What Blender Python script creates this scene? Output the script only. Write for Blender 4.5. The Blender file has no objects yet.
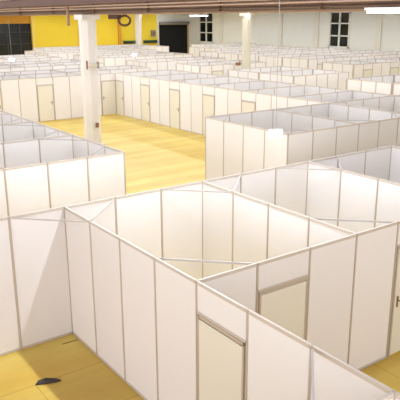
import bpy, math, random
from mathutils import Matrix, Vector
random.seed(4)
sc = bpy.context.scene
col = sc.collection

# ------------------------------------------------------------------ camera
F, PITCH, YAW, ROLL = 623.3, 0.284673, 0.624197, -0.00395
CAM = Vector((-4.197, -9.900, 5.656))
fwd = Vector((math.sin(YAW)*math.cos(PITCH), math.cos(YAW)*math.cos(PITCH), -math.sin(PITCH)))
r0 = Vector((math.cos(YAW), -math.sin(YAW), 0)); u0 = r0.cross(fwd)
rt = r0*math.cos(ROLL) + u0*math.sin(ROLL); up = -r0*math.sin(ROLL) + u0*math.cos(ROLL)
cd = bpy.data.cameras.new('camera'); cam = bpy.data.objects.new('camera', cd); col.objects.link(cam)
cd.sensor_width = 36; cd.lens = F/400*36; cd.clip_end = 400
m = Matrix((rt, up, -fwd)).transposed().to_4x4(); m.translation = CAM
cam.matrix_world = m; sc.camera = cam

# ------------------------------------------------------------------ world, light, exposure
sc.view_settings.view_transform = 'Standard'; sc.view_settings.look = 'None'
sc.view_settings.gamma = 1; sc.view_settings.use_curve_mapping = False
sc.view_settings.exposure = 0.95
w = bpy.data.worlds.new('world'); sc.world = w; w.use_nodes = True
w.node_tree.nodes['Background'].inputs[0].default_value = (.98, 0.955, 1.0, 1)
w.node_tree.nodes['Background'].inputs[1].default_value = 1.55
TUBE_FILL_ROWS = [(1.85, -4, 1, 6.8, 68), (1.85, 1, 45, 6.8, 14), (-1.4, 5, 45, 6.8, 13), (5.4, -4, 60, 6.8, 12), (11.0, 1.5, 60, 6.8, 20), (15.8, 4, 60, 6.8, 15), (24.0, 4, 66, 6.8, 14), (33.5, 8, 70, 6.8, 14), (42.5, 16, 70, 6.8, 14), (20.0, 0, 68, 6.8, 20), (29.0, 5, 70, 6.8, 20),
             (38.0, 12, 70, 6.8, 20), (47.0, 20, 70, 6.8, 20)]
for (x, ya, yb, z, p) in TUBE_FILL_ROWS:      # tube rows of the hall, plus unseen fill rows added to brighten booths
    l = bpy.data.lights.new('tube_fill_row_light', 'AREA'); l.shape = 'RECTANGLE'; l.size = 0.14; l.size_y = yb-ya
    l.energy = .74*p*(yb-ya); l.color = (.89, 0.925, 1.0)
    o = bpy.data.objects.new('tube_fill_row_light', l); col.objects.link(o); o.location = (x, (ya+yb)/2, z)

# ------------------------------------------------------------------ materials
MATS = {}
def mat(name, rgb, rough=.6, metal=0., noise=0., nscale=3., emit=0., island=0., spec=.5):
    if name in MATS: return MATS[name]
    M = bpy.data.materials.new(name); M.use_nodes = True; nt = M.node_tree; b = nt.nodes['Principled BSDF']
    b.inputs['Roughness'].default_value = rough; b.inputs['Metallic'].default_value = metal
    b.inputs['Specular IOR Level'].default_value = spec
    c = (*rgb, 1); b.inputs['Base Color'].default_value = c
    if noise or island:
        mix = nt.nodes.new('ShaderNodeMix'); mix.data_type = 'RGBA'; mix.blend_type = 'MULTIPLY'
        mix.inputs[6].default_value = c; mix.inputs[0].default_value = 1
        cr = nt.nodes.new('ShaderNodeValToRGB')
        k = noise or island
        cr.color_ramp.elements[0].color = (1-k, 1-k*1.1, 1-k*1.25, 1); cr.color_ramp.elements[1].color = (1, 1, 1, 1)
        if noise:
            tc = nt.nodes.new('ShaderNodeTexCoord'); n = nt.nodes.new('ShaderNodeTexNoise'); n.inputs['Scale'].default_value = nscale
            n.inputs['Detail'].default_value = 4
            nt.links.new(tc.outputs['Object'], n.inputs['Vector']); nt.links.new(n.outputs['Fac'], cr.inputs[0])
        else:
            g = nt.nodes.new('ShaderNodeNewGeometry'); oi = nt.nodes.new('ShaderNodeObjectInfo')
            ad = nt.nodes.new('ShaderNodeMath'); ad.operation = 'ADD'; fr = nt.nodes.new('ShaderNodeMath'); fr.operation = 'FRACT'
            nt.links.new(g.outputs['Random Per Island'], ad.inputs[0]); nt.links.new(oi.outputs['Random'], ad.inputs[1])
            nt.links.new(ad.outputs[0], fr.inputs[0]); nt.links.new(fr.outputs[0], cr.inputs[0])
        nt.links.new(cr.outputs[0], mix.inputs[7]); nt.links.new(mix.outputs[2], b.inputs['Base Color'])
    if emit:
        b.inputs['Emission Color'].default_value = c; b.inputs['Emission Strength'].default_value = emit
    MATS[name] = M; return M
PANEL = mat('white_laminate_panel', (.85, .828, .82), .55, island=.05, spec=.3)
ALU = mat('beige_aluminium_profile', (.52, .445, .37), .45, .15)
RAIL = mat('pale_aluminium_rail', (.62, .56, .49), .45, .15)
BRACE = mat('white_brace_bar', (.52, .48, .44), .5)
DOORM = mat('cream_door_leaf', (.78, .75, .65), .5)
HANDLE = mat('dull_steel_handle', (.28, .22, .15), .35, .8)
WHITEW = mat('white_painted_boards', (.80, .81, .77), .7, noise=.05, nscale=1.5)
TRIMW = mat('cream_painted_trim', (.74, .72, .64), .6)
YELLOW = mat('yellow_painted_wall', (.92, .70, .04), .7, noise=.10, nscale=.5)
ORANGE = mat('orange_painted_wall', (.74, .36, .035), .7, noise=.1, nscale=.6)
DARKG = mat('dark_glass', (.010, .012, .012), .15)
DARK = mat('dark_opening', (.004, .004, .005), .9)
MULL = mat('dark_mullion', (.05, .05, .05), .5)
COLM = mat('white_painted_concrete', (.74, .71, .68), .7, noise=.05, nscale=2)
TAN = mat('tan_painted_steel', (.36, .23, .135), .6, noise=.3, nscale=1.2)
BROWN = mat('red_brown_steel', (.13, .055, .035), .6, noise=.3, nscale=2)
DKBR = mat('dark_brown_steel', (.07, .032, .022), .6)
PINK = mat('pale_pink_pipe', (.62, .45, .38), .35)
LAMP = mat('lamp_white', (1, .98, .96), .5, emit=5)
HOUS = mat('white_lamp_housing', (.8, .8, .8), .4)
CABLE = mat('grey_cable', (.35, .34, .32), .6)
GREENB = mat('dark_green_paint', (.012, .035, .02), .5)
GREYB = mat('grey_metal_box', (.25, .23, .2), .5)
REDB = mat('red_brown_enamel', (.25, .10, .04), .5)
RUB = mat('dark_scrap', (.05, .04, .035), .8)

def floor_mat():
    M = bpy.data.materials.new('yellow_floor_sheets'); M.use_nodes = True; nt = M.node_tree; b = nt.nodes['Principled BSDF']
    N = nt.nodes.new; L = nt.links.new
    tc = N('ShaderNodeTexCoord'); mp = N('ShaderNodeMapping'); mp.inputs['Scale'].default_value = (.10, 1.0, 1)
    L(tc.outputs['Object'], mp.inputs[0])
    n = N('ShaderNodeTexNoise'); n.inputs['Scale'].default_value = 1.3; n.inputs['Detail'].default_value = 6; L(mp.outputs[0], n.inputs['Vector'])
    cr = N('ShaderNodeValToRGB'); e = cr.color_ramp.elements
    e[0].position = .33; e[0].color = (.70, .47, .065, 1); e[1].position = .68; e[1].color = (.82, .67, .165, 1)
    L(n.outputs['Fac'], cr.inputs[0])
    br = N('ShaderNodeTexBrick'); br.inputs['Scale'].default_value = 1; br.inputs['Brick Width'].default_value = 2.44
    br.inputs['Row Height'].default_value = 1.22; br.inputs['Mortar Size'].default_value = .008
    br.inputs['Color1'].default_value = (1, 1, 1, 1); br.inputs['Color2'].default_value = (.93, .91, .86, 1); br.inputs['Mortar'].default_value = (.68, .6, .5, 1)
    L(tc.outputs['Object'], br.inputs['Vector'])
    n2 = N('ShaderNodeTexNoise'); n2.inputs['Scale'].default_value = .55; n2.inputs['Detail'].default_value = 5; L(tc.outputs['Object'], n2.inputs['Vector'])
    c2 = N('ShaderNodeValToRGB'); c2.color_ramp.elements[0].position = .3; c2.color_ramp.elements[0].color = (.90, .86, .78, 1)
    c2.color_ramp.elements[1].position = .6; c2.color_ramp.elements[1].color = (1, 1, 1, 1); L(n2.outputs['Fac'], c2.inputs[0])
    m1 = N('ShaderNodeMix'); m1.data_type = 'RGBA'; m1.blend_type = 'MULTIPLY'; m1.inputs[0].default_value = 1
    m2 = N('ShaderNodeMix'); m2.data_type = 'RGBA'; m2.blend_type = 'MULTIPLY'; m2.inputs[0].default_value = 1
    L(cr.outputs[0], m1.inputs[6]); L(br.outputs[0], m1.inputs[7]); L(m1.outputs[2], m2.inputs[6]); L(c2.outputs[0], m2.inputs[7])
    L(m2.outputs[2], b.inputs['Base Color']); b.inputs['Roughness'].default_value = .42
    return M
FLOOR = floor_mat()

# ------------------------------------------------------------------ mesh helpers
class MB:
    def __init__(s): s.v = []; s.f = []; s.m = []; s.mats = []
    def _mi(s, mt):
        if mt not in s.mats: s.mats.append(mt)
        return s.mats.index(mt)
    def box(s, a, b, mt):
        x0, x1 = sorted((a[0], b[0])); y0, y1 = sorted((a[1], b[1])); z0, z1 = sorted((a[2], b[2]))
        n = len(s.v); k = s._mi(mt)
        s.v += [(x, y, z) for z in (z0, z1) for (x, y) in ((x0, y0), (x1, y0), (x1, y1), (x0, y1))]
        s.f += [tuple(n+i for i in q) for q in ((3, 2, 1, 0), (4, 5, 6, 7), (0, 1, 5, 4), (1, 2, 6, 5), (2, 3, 7, 6), (3, 0, 4, 7))]
        s.m += [k]*6; return s
    def bar(s, a, b, wd, ht, mt):                      # box beam between two points
        a = Vector(a); b = Vector(b); d = (b-a).normalized()
        sd = d.cross(Vector((0, 0, 1)))
        sd = Vector((1, 0, 0)) if sd.length < 1e-4 else sd.normalized()
        u = sd.cross(d).normalized(); n = len(s.v); k = s._mi(mt)
        for p in (a, b):
            for i, j in ((-1, -1), (1, -1), (1, 1), (-1, 1)): s.v.append(tuple(p+sd*i*wd/2+u*j*ht/2))
        s.f += [tuple(n+i for i in q) for q in ((0, 1, 2, 3), (7, 6, 5, 4), (1, 0, 4, 5), (2, 1, 5, 6), (3, 2, 6, 7), (0, 3, 7, 4))]
        s.m += [k]*6; return s
    def tube(s, a, b, r, mt, n=8, r2=None):
        a = Vector(a); b = Vector(b); d = (b-a).normalized(); r2 = r if r2 is None else r2
        sd = d.cross(Vector((0, 0, 1))); sd = Vector((1, 0, 0)) if sd.length < 1e-4 else sd.normalized()
        u = sd.cross(d).normalized(); base = len(s.v); k = s._mi(mt)
        for p, rr in ((a, r), (b, r2)):
            for i in range(n):
                t = 2*math.pi*(i+.5)/n; s.v.append(tuple(p+sd*math.cos(t)*rr+u*math.sin(t)*rr))
        for i in range(n): s.f.append((base+i, base+(i+1) % n, base+n+(i+1) % n, base+n+i)); s.m.append(k)
        s.f.append(tuple(base+i for i in reversed(range(n)))); s.f.append(tuple(base+n+i for i in range(n))); s.m += [k, k]; return s
    def mesh(s, name):
        me = bpy.data.meshes.new(name); me.from_pydata(s.v, [], s.f)
        for q in s.mats: me.materials.append(q)
        me.polygons.foreach_set('material_index', s.m); me.update()
        import bmesh
        bm = bmesh.new(); bm.from_mesh(me); bmesh.ops.recalc_face_normals(bm, faces=bm.faces); bm.to_mesh(me); bm.free()
        return me
    def build(s, name, parent=None, loc=(0, 0, 0), rz=0): return link(name, s.mesh(name), parent, loc, rz)
def link(name, me, parent=None, loc=(0, 0, 0), rz=0):
    o = bpy.data.objects.new(name, me); col.objects.link(o); o.location = loc; o.rotation_euler = (0, 0, rz)
    if parent: o.parent = parent
    return o
def empty(name, loc, rz=0): return link(name, None, None, loc, rz)
def tag(o, label, cat, group=None):
    o['label'] = label; o['category'] = cat; o['kind'] = 'thing'
    if group: o['group'] = group
    return o
def struct(o): o['kind'] = 'structure'; return o

# ------------------------------------------------------------------ structure: floor, walls, ceiling
YN, XE, CZ = 72.0, 53.0, 7.2
struct(MB().box((-14, -13, -.12), (XE, YN, 0), FLOOR).build('floor'))
wn = MB()     # yellow north wall with an alcove opening on the left and the gate opening on the right
GX0, GX1, GZ = 47.3, 52.5, 4.75
AX0, AX1, AZ = 18.0, 27.5, 5.0
wn.box((-14, YN, 0), (AX0, YN+.3, CZ+.4), YELLOW)
wn.box((AX1, YN, 0), (47.0, YN+.3, CZ+.4), YELLOW)
wn.box((GX0, YN, GZ), (XE, YN+.3, CZ+.4), WHITEW)
wn.box((47.0, YN, GZ), (GX0, YN+.3, CZ+.4), WHITEW)
wn.box((GX1, YN, 0), (XE, YN+.3, GZ), TRIMW)
wn.box((47.0, YN, 0), (GX0, YN+.3, GZ), TRIMW)
wn.box((AX0, YN, AZ), (AX1, YN+.3, CZ+.4), ORANGE)
wn.box((AX1, YN-.35, 0), (AX1+.45, YN, CZ), mat('pale_yellow_pier', (.88, .66, .12), .7))
for x in (34.3, 40.4): wn.box((x, YN-.3, 0), (x+.35, YN, CZ), ORANGE)
for z in (6.15,): wn.box((30.5, YN-.02, z), (34.0, YN, z+.04), ORANGE)
struct(wn.build('wall_north'))
struct(MB().box((-2, -13.3, 0), (XE, -13, 3.0), WHITEW).build('south_light_blocker'))  # unseen low wall added behind the camera to cut light on south faces
W = [(65.95, 69.6, 2.0, 6.5), (40.0, 43.2, 2.15, 6.35)]      # window openings in the east wall (y0, y1, z0, z1)
we = MB(); ys = sorted(W); cur = -13
for (a, b, z0, z1) in ys:
    we.box((XE, cur, 0), (XE+.35, a, CZ+.4), WHITEW); we.box((XE, a, 0), (XE+.35, b, z0), WHITEW); we.box((XE, a, z1), (XE+.35, b, CZ+.4), WHITEW); cur = b
we.box((XE, cur, 0), (XE+.35, YN+.3, CZ+.4), WHITEW)
for y in (35.5, 44.8, 51.2, 57.6, 63.6): we.box((XE-.18, y, 0), (XE, y+.75, CZ), TRIMW)
for z in (3.0, 3.9, 4.8, 5.7):                                # wide cladding boards show as faint ledges
    for ya, yb in ((-10, 35.5), (45.6, 51.2), (52, 57.6), (58.4, 63.6)): we.box((XE-.03, ya, z), (XE, yb, z+.03), WHITEW)
struct(we.build('wall_east'))
for i, (a, b, z0, z1) in enumerate(W):
    f = MB(); fw = .22
    f.box((XE-.06, a, z0), (XE+.1, a+fw, z1), TRIMW).box((XE-.06, b-fw, z0), (XE+.1, b, z1), TRIMW)
    f.box((XE-.06, a, z0), (XE+.1, b, z0+fw), TRIMW).box((XE-.06, a, z1-fw), (XE+.1, b, z1), TRIMW)
    f.box((XE-.04, (a+b)/2-.11, z0), (XE+.08, (a+b)/2+.11, z1), WHITEW)
    for k in range(1, 3):
        z = z0+(z1-z0)*k/3; f.box((XE-.04, a, z-.07), (XE+.08, b, z+.07), WHITEW)
    fo = struct(f.build('window_%d' % (i+1)))
    MB().box((XE+.1, a, z0), (XE+.14, b, z1), DARKG).build('pane', fo)
    MB().box((XE-.2, a-.15, z0-.12), (XE, b+.15, z0), WHITEW).build('window_sill', fo)
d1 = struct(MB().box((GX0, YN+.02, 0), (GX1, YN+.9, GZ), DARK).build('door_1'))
MB().box((GX0-.25, YN-.12, 0), (GX0, YN, GZ+.15), TRIMW).box((GX1, YN-.12, 0), (GX1+.2, YN, GZ+.15), mat('ochre_frame', (.55, .38, .14), .6)).build('door_frame', d1)
MB().tube((GX0, YN-.3, GZ+.1), (GX1+.1, YN-.3, GZ+.1), .24, GREYB, 10).build('roller_housing', d1)
d2 = MB().box((AX0, YN+.05, 0), (AX1, YN+.12, AZ), DARKG)
d2 = struct(d2.build('door_2'))
mm = MB()
for x in (19.5, 21.1, 22.7, 24.2, 25.9): mm.box((x, YN-.03, 0), (x+.10, YN+.05, AZ), MULL)
for z in (2.4, 3.9): mm.box((AX0, YN-.03, z), (AX1, YN+.05, z+.06), MULL)
mm.build('door_frame', d2)
ce = MB().box((-14, -13, CZ), (XE, YN, CZ+.15), BROWN)
y = -12
while y < 71: ce.box((-14, y, CZ-.35), (XE, y+.2, CZ), BROWN); y += 4
struct(ce.build('ceiling'))

# girders and pipe runs under the ceiling (all along y)
def girder(x, z, label, grp='steel girders under the ceiling'):
    g = empty('steel_girder', (x, 29, z))
    MB().box((-.18, -41, 0), (.18, 41, .05), TAN).build('bottom_flange', g)
    MB().box((-.05, -41, .05), (.05, 41, .60), TAN).build('web', g)
    MB().box((-.18, -41, .60), (.18, 41, .65), BROWN).build('top_flange', g)
    s = MB()
    for k in range(20): s.box((-.17, -40+k*4.2, .05), (-.05, -39.96+k*4.2, .60), TAN).box((.05, -40+k*4.2, .05), (.17, -39.96+k*4.2, .60), TAN)
    s.build('stiffener', g)['kind'] = 'stuff'
    h = MB()
    for k in range(10): h.bar((0, -39+k*8, .65), (0, -39+k*8, CZ-z+.0), .08, .08, BROWN)
    h.build('hanger', g)['kind'] = 'stuff'
    return tag(g, label, 'girder', grp)
girder(8.0, 5.79, 'tan steel girder resting over the thick white column')
girder(24.8, 5.95, 'tan steel girder above the cream column in mid hall')
def piperun(x, z, r, mt, label):
    return tag(MB().tube((x, -12, z), (x, 68, z), r, mt, 8).build('ceiling_pipe'), label, 'pipe')
piperun(7.55, 6.02, .025, PINK, 'thin pale pink pipe running just above the girder bottom')
piperun(7.50, 6.12, .03, PINK, 'pale pipe, highest of those beside the tan girder')
piperun(7.60, 5.93, .022, DKBR, 'dark thin conduit in front of the tan girder')
b = empty('ceiling_beam', (7.0, 29, 6.17)); tag(b, 'dark red brown timber beam along the top of the picture', 'beam')
MB().box((-.12, -41, 0), (.12, 41, .30), BROWN).build('timber', b); MB().box((-.125, -41, .05), (-.12, 41, .08), DKBR).build('groove', b)

# tube lamps: the low ones that show, then housings for tube and fill rows
def tube_lamp(x, y, z, ln, label, grp=None, strength=LAMP, hang=False):
    t = empty('tube_lamp', (x, y, z))
    MB().box((-.09, -ln/2, 0), (.09, ln/2, .06), HOUS).build('housing', t)
    MB().tube((0, -ln/2+.03, -.035), (0, ln/2-.03, -.035), .03, strength, 8).build('tube', t)
    if hang: MB().tube((0, -ln*.3, .06), (0, -ln*.3, CZ-z), .015, HOUS).tube((0, ln*.3, .06), (0, ln*.3, CZ-z), .015, HOUS).build('hanger_rods', t)
    return tag(t, label, 'lamp', grp)
tube_lamp(7.62, -1.75, 5.80, 3.4, 'long bright tube lamp under the girder at the right edge')
tube_lamp(30.6, 38.5, 5.84, 2.8, 'bright tube lamp near ceiling above the left window', hang=True)
tag(MB().box((-.09, -.09, -.12), (.09, .09, .10), LAMP).tube((0, 0, .1), (0, 0, CZ-.36-5.75), .015, HOUS).build('ceiling_lamp', None, (24.45, 24.2, 5.75)), 'small round white lamp beside the cream column top', 'lamp')

for (x, ya, yb, z, p_) in TUBE_FILL_ROWS:      # housings above the tube rows and the added fill rows
    if ya == -4 and yb == 1: continue
    tag(MB().box((-.12, 0, .015), (.12, yb-ya, .048), HOUS).build('tube_fill_housing', None, (x, ya, z)), 'long white ceiling housing above the booths for tube and added fill lights', 'lamp', 'ceiling housings of tube and fill rows')

# ------------------------------------------------------------------ columns
def column(name, x, y, r, label, top=5.79, mt=None, cap=1.12):
    COLM = mt or MATS['white_painted_concrete']
    t = empty(name, (x, y, 0))
    MB().tube((0, 0, 0), (0, 0, top-.22), r, COLM, 8).build('shaft', t)
    MB().box((-r*1.05, -r*1.05, 0), (r*1.05, r*1.05, .35), COLM).build('plinth', t)
    MB().tube((0, 0, top-.55), (0, 0, top-.2), r, COLM, 8, r*1.02).box((-r*cap, -r*cap, top-.2), (r*cap, r*cap, top), COLM).build('capital', t)
    return tag(t, label, 'column')
c1 = column('concrete_column', 7.80, 14.76, .36, 'thick white painted column rising from the yellow floor')
bx = MB().box((-.16, -.47, 3.72), (.16, -.35, 3.80), mat('cream_clamp', (.7, .66, .5), .5)).tube((.18, -.45, 3.62), (.18, -.45, 3.9), .05, GREYB).tube((-.3, -.40, 3.6), (-.3, -.40, 3.95), .035, REDB)
bx.build('clamp', c1)
MB().box((-.02, -.42, 1.12), (.10, -.36, 1.32), REDB).build('number_plate', c1)
p = tag(MB().tube((0, 0, 5.35), (0, 0, CZ-.36), .06, TAN).build('drain_pipe', None, (7.2, 15.3, 0)), 'short grey pipe beside the top of the thick white column', 'pipe')
lo = empty('cable_loop', (9.1, 13.9, 5.549)); tag(lo, 'dark coil of cable hanging right of the white column', 'cable')
q = MB()
for k in range(16):
    a0, a1 = k*math.pi/8, (k+1)*math.pi/8
    q.tube((math.cos(a0)*.22, -math.cos(a0)*.1, math.sin(a0)*.2), (math.cos(a1)*.22, -math.cos(a1)*.1, math.sin(a1)*.2), .05, BROWN, 6)
q.build('coil', lo); MB().box((-.6, .1, .06), (-.1, .3, .24), BROWN).tube((-.3, .2, .24), (-.3, .2, CZ-.36-5.549), .02, BROWN).build('bracket', lo)
column('concrete_column', 24.8, 24.7, .33, 'cream column in mid hall left of the white wall bays', 5.95, mat('cream_painted_concrete', (.62, .58, .45), .7, noise=.05))
tag(MB().box((-.14, -.12, 0), (.14, .12, .2), REDB).build('electric_box', None, (24.33, 25.03, 2.4)), 'small brown box at the foot of the cream column', 'box')
column('concrete_column', 41.6, 68.2, .45, 'slim pale column in front of the yellow wall', CZ-.35)

# ------------------------------------------------------------------ partition system
H = 2.47
CACHE = {}
def cached(key, fn):
    if key not in CACHE: CACHE[key] = fn()
    return CACHE[key]
def panel_mesh(wd, z0, z1, mt=PANEL):
    return cached(('p', round(wd, 3), z0, z1, mt.name), lambda: MB().box((-wd/2, -.009, z0), (wd/2, .009, z1), mt).mesh('panel'))
def post_mesh():
    return cached('post', lambda: MB().tube((0, 0, 0), (0, 0, H+.012), .022, ALU, 8).mesh('post'))
def rail_mesh(L, z, nm, h=.045):
    return cached(('r', round(L, 3), z), lambda: MB().box((0, -.017, z), (L, .017, z+h), RAIL).mesh(nm))
def leaf_mesh(wd): return cached(('l', round(wd, 3)), lambda: MB().box((-wd/2, -.022, .03), (wd/2, .022, 1.98), DOORM)
    .mesh('door'))
def handle_mesh(sd):
    def f():
        q = MB()
        for s in (-1, 1):
            q.box((-.02, s*.022, .93), (.02, s*.032, 1.13), HANDLE); q.tube((0, s*.03, 1.06), (0, s*.075, 1.06), .010, HANDLE)
            q.tube((0, s*.07, 1.06), (-sd*.12, s*.07, 1.06), .011, HANDLE)
        return q.mesh('handle')
    return cached(('h', sd), f)
NODES = set()
BR = {}     # braces requested, by run key
ORD = ['first', 'second', 'third', 'fourth', 'fifth', 'sixth', 'seventh', 'eighth', 'ninth', 'tenth', 'eleventh', 'twelfth', 'thirteenth', 'fourteenth']
def run(ax, p, a, b, label, group=None, doors={}, braces=(), bot=True):
    """one straight wall run on the line ax=p from a to b; doors {index: handle side}; braces [(x,y,x,y)] in world"""
    L = b-a; n = max(1, round(L)); pt = L/n
    o = empty('booth_partition', (p, a, 0) if ax == 'x' else (a, p, 0), math.pi/2 if ax == 'x' else 0)
    for i in range(n+1):
        c = (p, a+i*pt) if ax == 'x' else (a+i*pt, p)
        k = (round(c[0]*4), round(c[1]*4))
        if k in NODES: continue
        NODES.add(k); link('post', post_mesh(), o, (i*pt, 0, 0))
    for i in range(n):
        xc = (i+.5)*pt; wd = pt-.046
        link('top_rail', cached(('tr', round(wd, 3)), lambda: MB().box((-wd/2, -.016, H-.035), (wd/2, .016, H+.012), RAIL).mesh('top_rail')), o, (xc, 0, 0))
        if i in doors:
            link('fascia_panel', panel_mesh(wd, 2.075, H-.04), o, (xc, 0, 0))
            link('door_head', cached(('dh', round(wd, 3)), lambda: MB().box((-wd/2, -.018, 2.045), (wd/2, .018, 2.075), RAIL).mesh('door_head')), o, (xc, 0, 0))
            fr = cached(('df', round(wd, 3)), lambda: MB().box((-wd/2+.013, -.025, 0), (-wd/2+.045, .025, 2.045), ALU).box((wd/2-.045, -.025, 0), (wd/2-.013, .025, 2.045), ALU).box((-wd/2+.013, -.025, 2.0), (wd/2-.013, .025, 2.045), ALU).mesh('door_frame'))
            link('door_frame', fr, o, (xc, 0, 0))
            lf = link('door', leaf_mesh(wd-.09), o, (xc, 0, 0))
            s = doors[i]; link('handle', handle_mesh(s), lf, (s*(wd/2-.12), 0, 0))
        else:
            link('panel', panel_mesh(wd, .05, H-.035), o, (xc, 0, 0))
            if bot: link('bottom_rail', cached(('br', round(wd, 3)), lambda: MB().box((-wd/2, -.017, .005), (wd/2, .017, .05), RAIL).mesh('bottom_rail')), o, (xc, 0, 0))
    for (x0, y0, x1, y1) in braces:
        A = Vector((x0, y0, H-.01)); B = Vector((x1, y1, H-.01)); d = (B-A).normalized()*.07; A += d; B -= d
        mi = Matrix.Rotation(-o.rotation_euler.z, 4, 'Z') @ Matrix.Translation(-Vector(o.location))
        MB().bar(mi @ A, mi @ B, .022, .026, BRACE).build('corner_brace', o)
    return tag(o, label, 'partition', group)

# near block around the foreground booths
run('y', 0, -4, 0, 'white wall run at the left edge ending in the inner corner over the floor', braces=[(-1, 0, 0, -1)])
run('y', 0, 0, 3, 'white back wall run of the large open booth, seen from inside', braces=[(1, 0, 0, -1), (2, 0, 3, -1)])
run('y', 0, 3, 6, 'grey white back wall run of the booth right of the large open booth', braces=[(4, 0, 3, -1), (5, 0, 6, -1)])
run('y', 0, 6, 9, 'lilac grey back wall run at the right edge behind the booths', braces=[(7, 0, 6, -1)])
run('y', 0, 9, 12, 'back wall run beyond the right edge of the picture')
run('x', 0, -4, 0, 'beige front wall run of the large open booth beside the lower left floor', braces=[(0, -3, 1, -4)])
run('x', 0, -7, -4, 'pinkish wall run with a cream door crossing the bottom right', doors={2: -1}, braces=[(0, -6, -1, -7)])
run('x', 0, -10, -7, 'wall run passing below the bottom edge of the picture')
run('x', 3, -4, 0, 'bright white side wall run between the two foreground booths', braces=[(3, -3, 4, -4)])
run('x', 6, -4, 0, 'white side wall run of the second booth near the right edge')
run('x', 9, -4, 0, 'side wall run of the booth past the right edge')
run('y', -4, 0, 4, 'cream wall run with a door facing the camera at lower right', doors={1: -1})
run('y', -4, 4, 5, 'single door bay cut by the right edge', doors={0: -1})
run('y', -4, 5, 9, 'front wall run past the right edge behind the door bay')
run('y', -7, -4, 0, 'wall run meeting the bottom edge of the picture')

# left block across the aisle
XC = 3.12
for k, (y0, nm) in enumerate(((3.47, 'nearest'), (6.46, 'second'), (9.45, 'third'), (12.45, 'farthest'))):
    br = [(XC-1, y0, XC, y0+1)]
    if k: br.append((XC-1, y0, XC, y0-1))
    run('y', y0, XC-3, XC, '%s cross wall run of the left block, ending at the yellow floor' % nm, braces=br)
    run('y', y0, XC-7, XC-3, '%s cross wall run of the left block cut by the left edge' % nm)
for k in range(3):
    y0 = 3.47+k*2.99
    run('x', XC, y0, y0+2.99, '%s side wall run of the left block along the yellow floor' % ('nearest', 'middle', 'farthest')[k])
    run('x', XC-3, y0, y0+2.99, '%s spine wall run inside the left block' % ('nearest', 'middle', 'farthest')[k])

# block right of the floor, with a corner post standing on the yellow floor
XN, Y1, Y2 = 8.08, 2.85, 6.80
run('x', XN, Y1, Y2, 'pale end wall run of the right block rising from the yellow floor')
NX = [XN, 11.1, 14.0, 18.0, 21.0, 24.0]
for k in range(5):
    x0, x1 = NX[k], NX[k+1]; n = round(x1-x0); e = (x1-x0)/n
    run('y', Y1, x0, x1, '%s front wall run of the right block counted from its floor corner' % ORD[k], braces=[(x0+e, Y1, x0, Y1+.99), (x1-e, Y1, x1, Y1+.99)])
    run('y', Y2, x0, x1, '%s rear wall run of the right block counting from the yellow floor' % ORD[k], braces=[(x0+e, Y2, x0, Y2-.99)])
    run('x', x1, Y1, Y2, '%s inner cross wall run of the right block counting from the yellow floor' % ORD[k])

# long wall with doors on the right of the floor, and the wall closing the floor at the back
XL, YF = 14.0, 24.05
ysl = [6.8, 9.1, 12.1, 15.1, 18.1, 21.1, YF]
for k in range(6):
    a, b_ = ysl[k], ysl[k+1]
    d = {} if k == 0 else {2: -1}
    run('x', XL, a, b_, '%s wall run of the long door row right of the yellow floor, nearest first' % ORD[k], doors=d)
    run('x', 18.0, a, b_, '%s rear wall run behind the long door row, nearest first' % ORD[k])
    if k: run('y', a, XL, 18, '%s cross wall run behind the long door row, nearest first' % ORD[k-1], braces=[(XL+1, a, XL, a-1)])
run('y', YF, XL, 18, 'cross wall run that closes the long row of doors at the back')
for k, (x0, x1, d) in enumerate(((12, 14, {1: -1}), (9, 12, {0: 1}), (6, 9, {0: 1}), (3, 6, {0: 1}), (0, 3, {}))):
    run('y', YF, x0, x1, '%s wall run closing the yellow floor at the back, counted from the far corner' % ORD[k], doors=d)
    run('x', x0, YF, YF+2.47, '%s cross wall run behind the back wall of the yellow floor' % ORD[k])

# ------------------------------------------------------------------ far blocks: each wall one object
def far_wall(ax, p, a, b, label, group, doors=(), rnd=None):
    L = b-a; n = max(1, round(L)); pt = L/n; q = MB()
    for i in range(n):
        if i in doors:
            q.box((i*pt+.06, -.02, .03), ((i+1)*pt-.06, .02, 2.0), DOORM); q.box((i*pt, -.022, 2.0), ((i+1)*pt, .022, 2.06), ALU); q.box((i*pt+.026, -.009, 2.06), ((i+1)*pt-.026, .009, H-.04), PANEL)
            q.box((i*pt+.02, -.03, .0), (i*pt+.06, .03, 2.0), ALU)
            q.box((i*pt+.14, -.06, 1.0), (i*pt+.24, .06, 1.04), HANDLE)
        else: q.box((i*pt+.026, -.009, 0), ((i+1)*pt-.026, .009, H-.04), PANEL)
    for i in range(n+1): q.box((i*pt-.022, -.022, 0), (i*pt+.022, .022, H), ALU)
    q.box((0, -.019, H-.045), (L, .019, H+.006), RAIL)
    o = q.build('booth_partition', None, (p, a, 0) if ax == 'x' else (a, p, 0), math.pi/2 if ax == 'x' else 0)
    return tag(o, label, 'partition', group)
def block(x0, x1, ylines, where, step=3, doors=True, seed=0):
    rr = random.Random(seed); g = 'partition walls of the booths '+where
    for j, y in enumerate(ylines):
        n = round(x1-x0)
        d = [i for i in range(1, n, 3)] if (doors and j == 0) else ()
        far_wall('y', y, x0, x1, 'long white partition wall of the booths '+where, g+', long walls', d)
    for j in range(len(ylines)-1):
        x = x0
        while x < x1+.1:
            far_wall('x', x, ylines[j]+.06, ylines[j+1]-.06, 'short white cross wall of the booths '+where, g+', cross walls')
            x += step
block(0, 18, [26.6, 29.1], 'behind the back wall of the yellow floor', 3, False)
block(22.15, 30.15, [7.1, 10.1, 13.1], 'at the right edge below the second window', 4)
block(21.05, 25.6, [16.0, 19.0, 22.0], 'with a free corner below the cream column', 4.55, False)
block(21.5, 27.5, [25.7, 28.7], 'behind the block with the free corner', 3)
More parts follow.
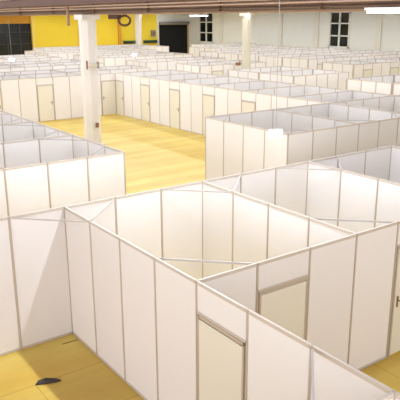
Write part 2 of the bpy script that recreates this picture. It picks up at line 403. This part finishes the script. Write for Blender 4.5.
block(30.6, 42.6, [19.9, 22.9], 'at the right with several cream doors', 3)
block(5.5, 17.5, [32.3, 35.1, 37.9], 'left of the thick column', 3, False)
block(20.5, 28, [31.2, 34.2], 'between the thick column and the cream column', 3.75, False)
block(32.3, 47.3, [26.0, 29.0, 32.0], 'below the second window sill', 5)
block(32.5, 47.5, [35.0, 38.0, 41.0], 'between both windows', 5, False)
block(9, 18, [41, 44, 47], 'below the dark glazed gate', 4.5, False)
block(20.5, 29.5, [38, 41, 44], 'right of the thick column', 4.5, False)
block(19.5, 31.5, [47.5, 50.5, 53.5], 'under the yellow wall', 6, False)
block(37.5, 47.5, [44, 47, 50], 'under the left window', 5, False)
block(23, 36.5, [57.0, 60], 'last before the yellow wall', 6.75, False)
block(31.9, 36.7, [53, 55.5], 'last before the black gate on its left', 4.8, False)
block(42, 50, [53, 56], 'last before the black gate on its right', 8, False)

# ------------------------------------------------------------------ hanging lamps
def pendant(x, y, z, label, s=.32, top=CZ):
    t = empty('pendant_lamp', (x, y, z), -YAW)
    MB().box((-s/2, -s*.3, 0), (s/2, s*.3, s*.55), mat('glowing_lamp_shade', (1, 1, 1), .5, emit=2)).build('lamp_shade', t)
    MB().tube((0, 0, s*.55), (0, 0, top-z), .008, CABLE, 6).build('cable', t)
    return tag(t, label, 'lamp')
def ray(px, py, D):
    d = fwd + rt*(px-200)/F - up*(py-200)/F; h = Vector((fwd.x, fwd.y, 0)).normalized()
    return CAM + d*(D/d.dot(h))
for px, py, D, lab in ((275.5, 137, 15.4, 'bright square hanging lamp in front of the right block front wall'),
                       (12, 61, 43, 'small bright hanging lamp under the dark glazed gate at left'),
                       (134.5, 56, 50, 'small bright hanging lamp below the slim pale column')):
    c = ray(px, py, D); pendant(c.x, c.y, c.z, lab)

# ------------------------------------------------------------------ things on the far wall and on the near floor
def wall_cab(x0, x1, z, label):
    t = empty('wall_cabinet', (x0, YN-.352, z)); MB().box((0, 0, 0), (x1-x0, .35, .42), GREENB).build('body', t)
    MB().box((.1, -.03, .34), (x1-x0-.1, 0, .40), mat('green_stripe', (.03, .16, .07), .5)).build('stripe', t)
    return tag(t, label, 'cabinet')
wall_cab(41.2, 43.4, 2.05, 'long dark green cabinet on the yellow wall left of the slim column')
wall_cab(44.6, 46.8, 2.05, 'long dark green cabinet on the yellow wall right of the slim column')
t = empty('switch_box', (45.9, YN-.3, 3.0)); MB().box((0, 0, 0), (.7, .3, .9), GREYB).build('body', t); MB().tube((.35, -.06, .45), (.35, 0, .45), .2, REDB, 12).build('dial', t)
tag(t, 'grey switch box on the yellow wall left of the black gate', 'electric box')
t = empty('floor_scrap', (-1.02, -1.26, 0), -YAW); tag(t, 'dark scrap of carpet lying on the floor at lower left', 'scrap')
q = MB(); pts = [(-.19, -.10), (-.02, -.07), (.14, -.02), (.21, .03), (.12, .07), (-.06, .08), (-.18, .0)]
base = len(q.v); k = q._mi(RUB)
q.v += [(x, y, .002) for x, y in pts]+[(x*.9, y*.9, .03) for x, y in pts]; n = len(pts)
q.f += [tuple(reversed(range(n))), tuple(range(n, 2*n))]+[(i, (i+1) % n, n+(i+1) % n, n+i) for i in range(n)]; q.m += [k]*(n+2)
q.build('pad', t)

tag(MB().bar((-0.340, -0.260, .004), (-0.040, -0.280, .004), .014, .006, mat('brown_tape', (.16, .09, .04), .7)).build('tape_strip'), 'short dark tape strip on the floor near the inner corner', 'tape')
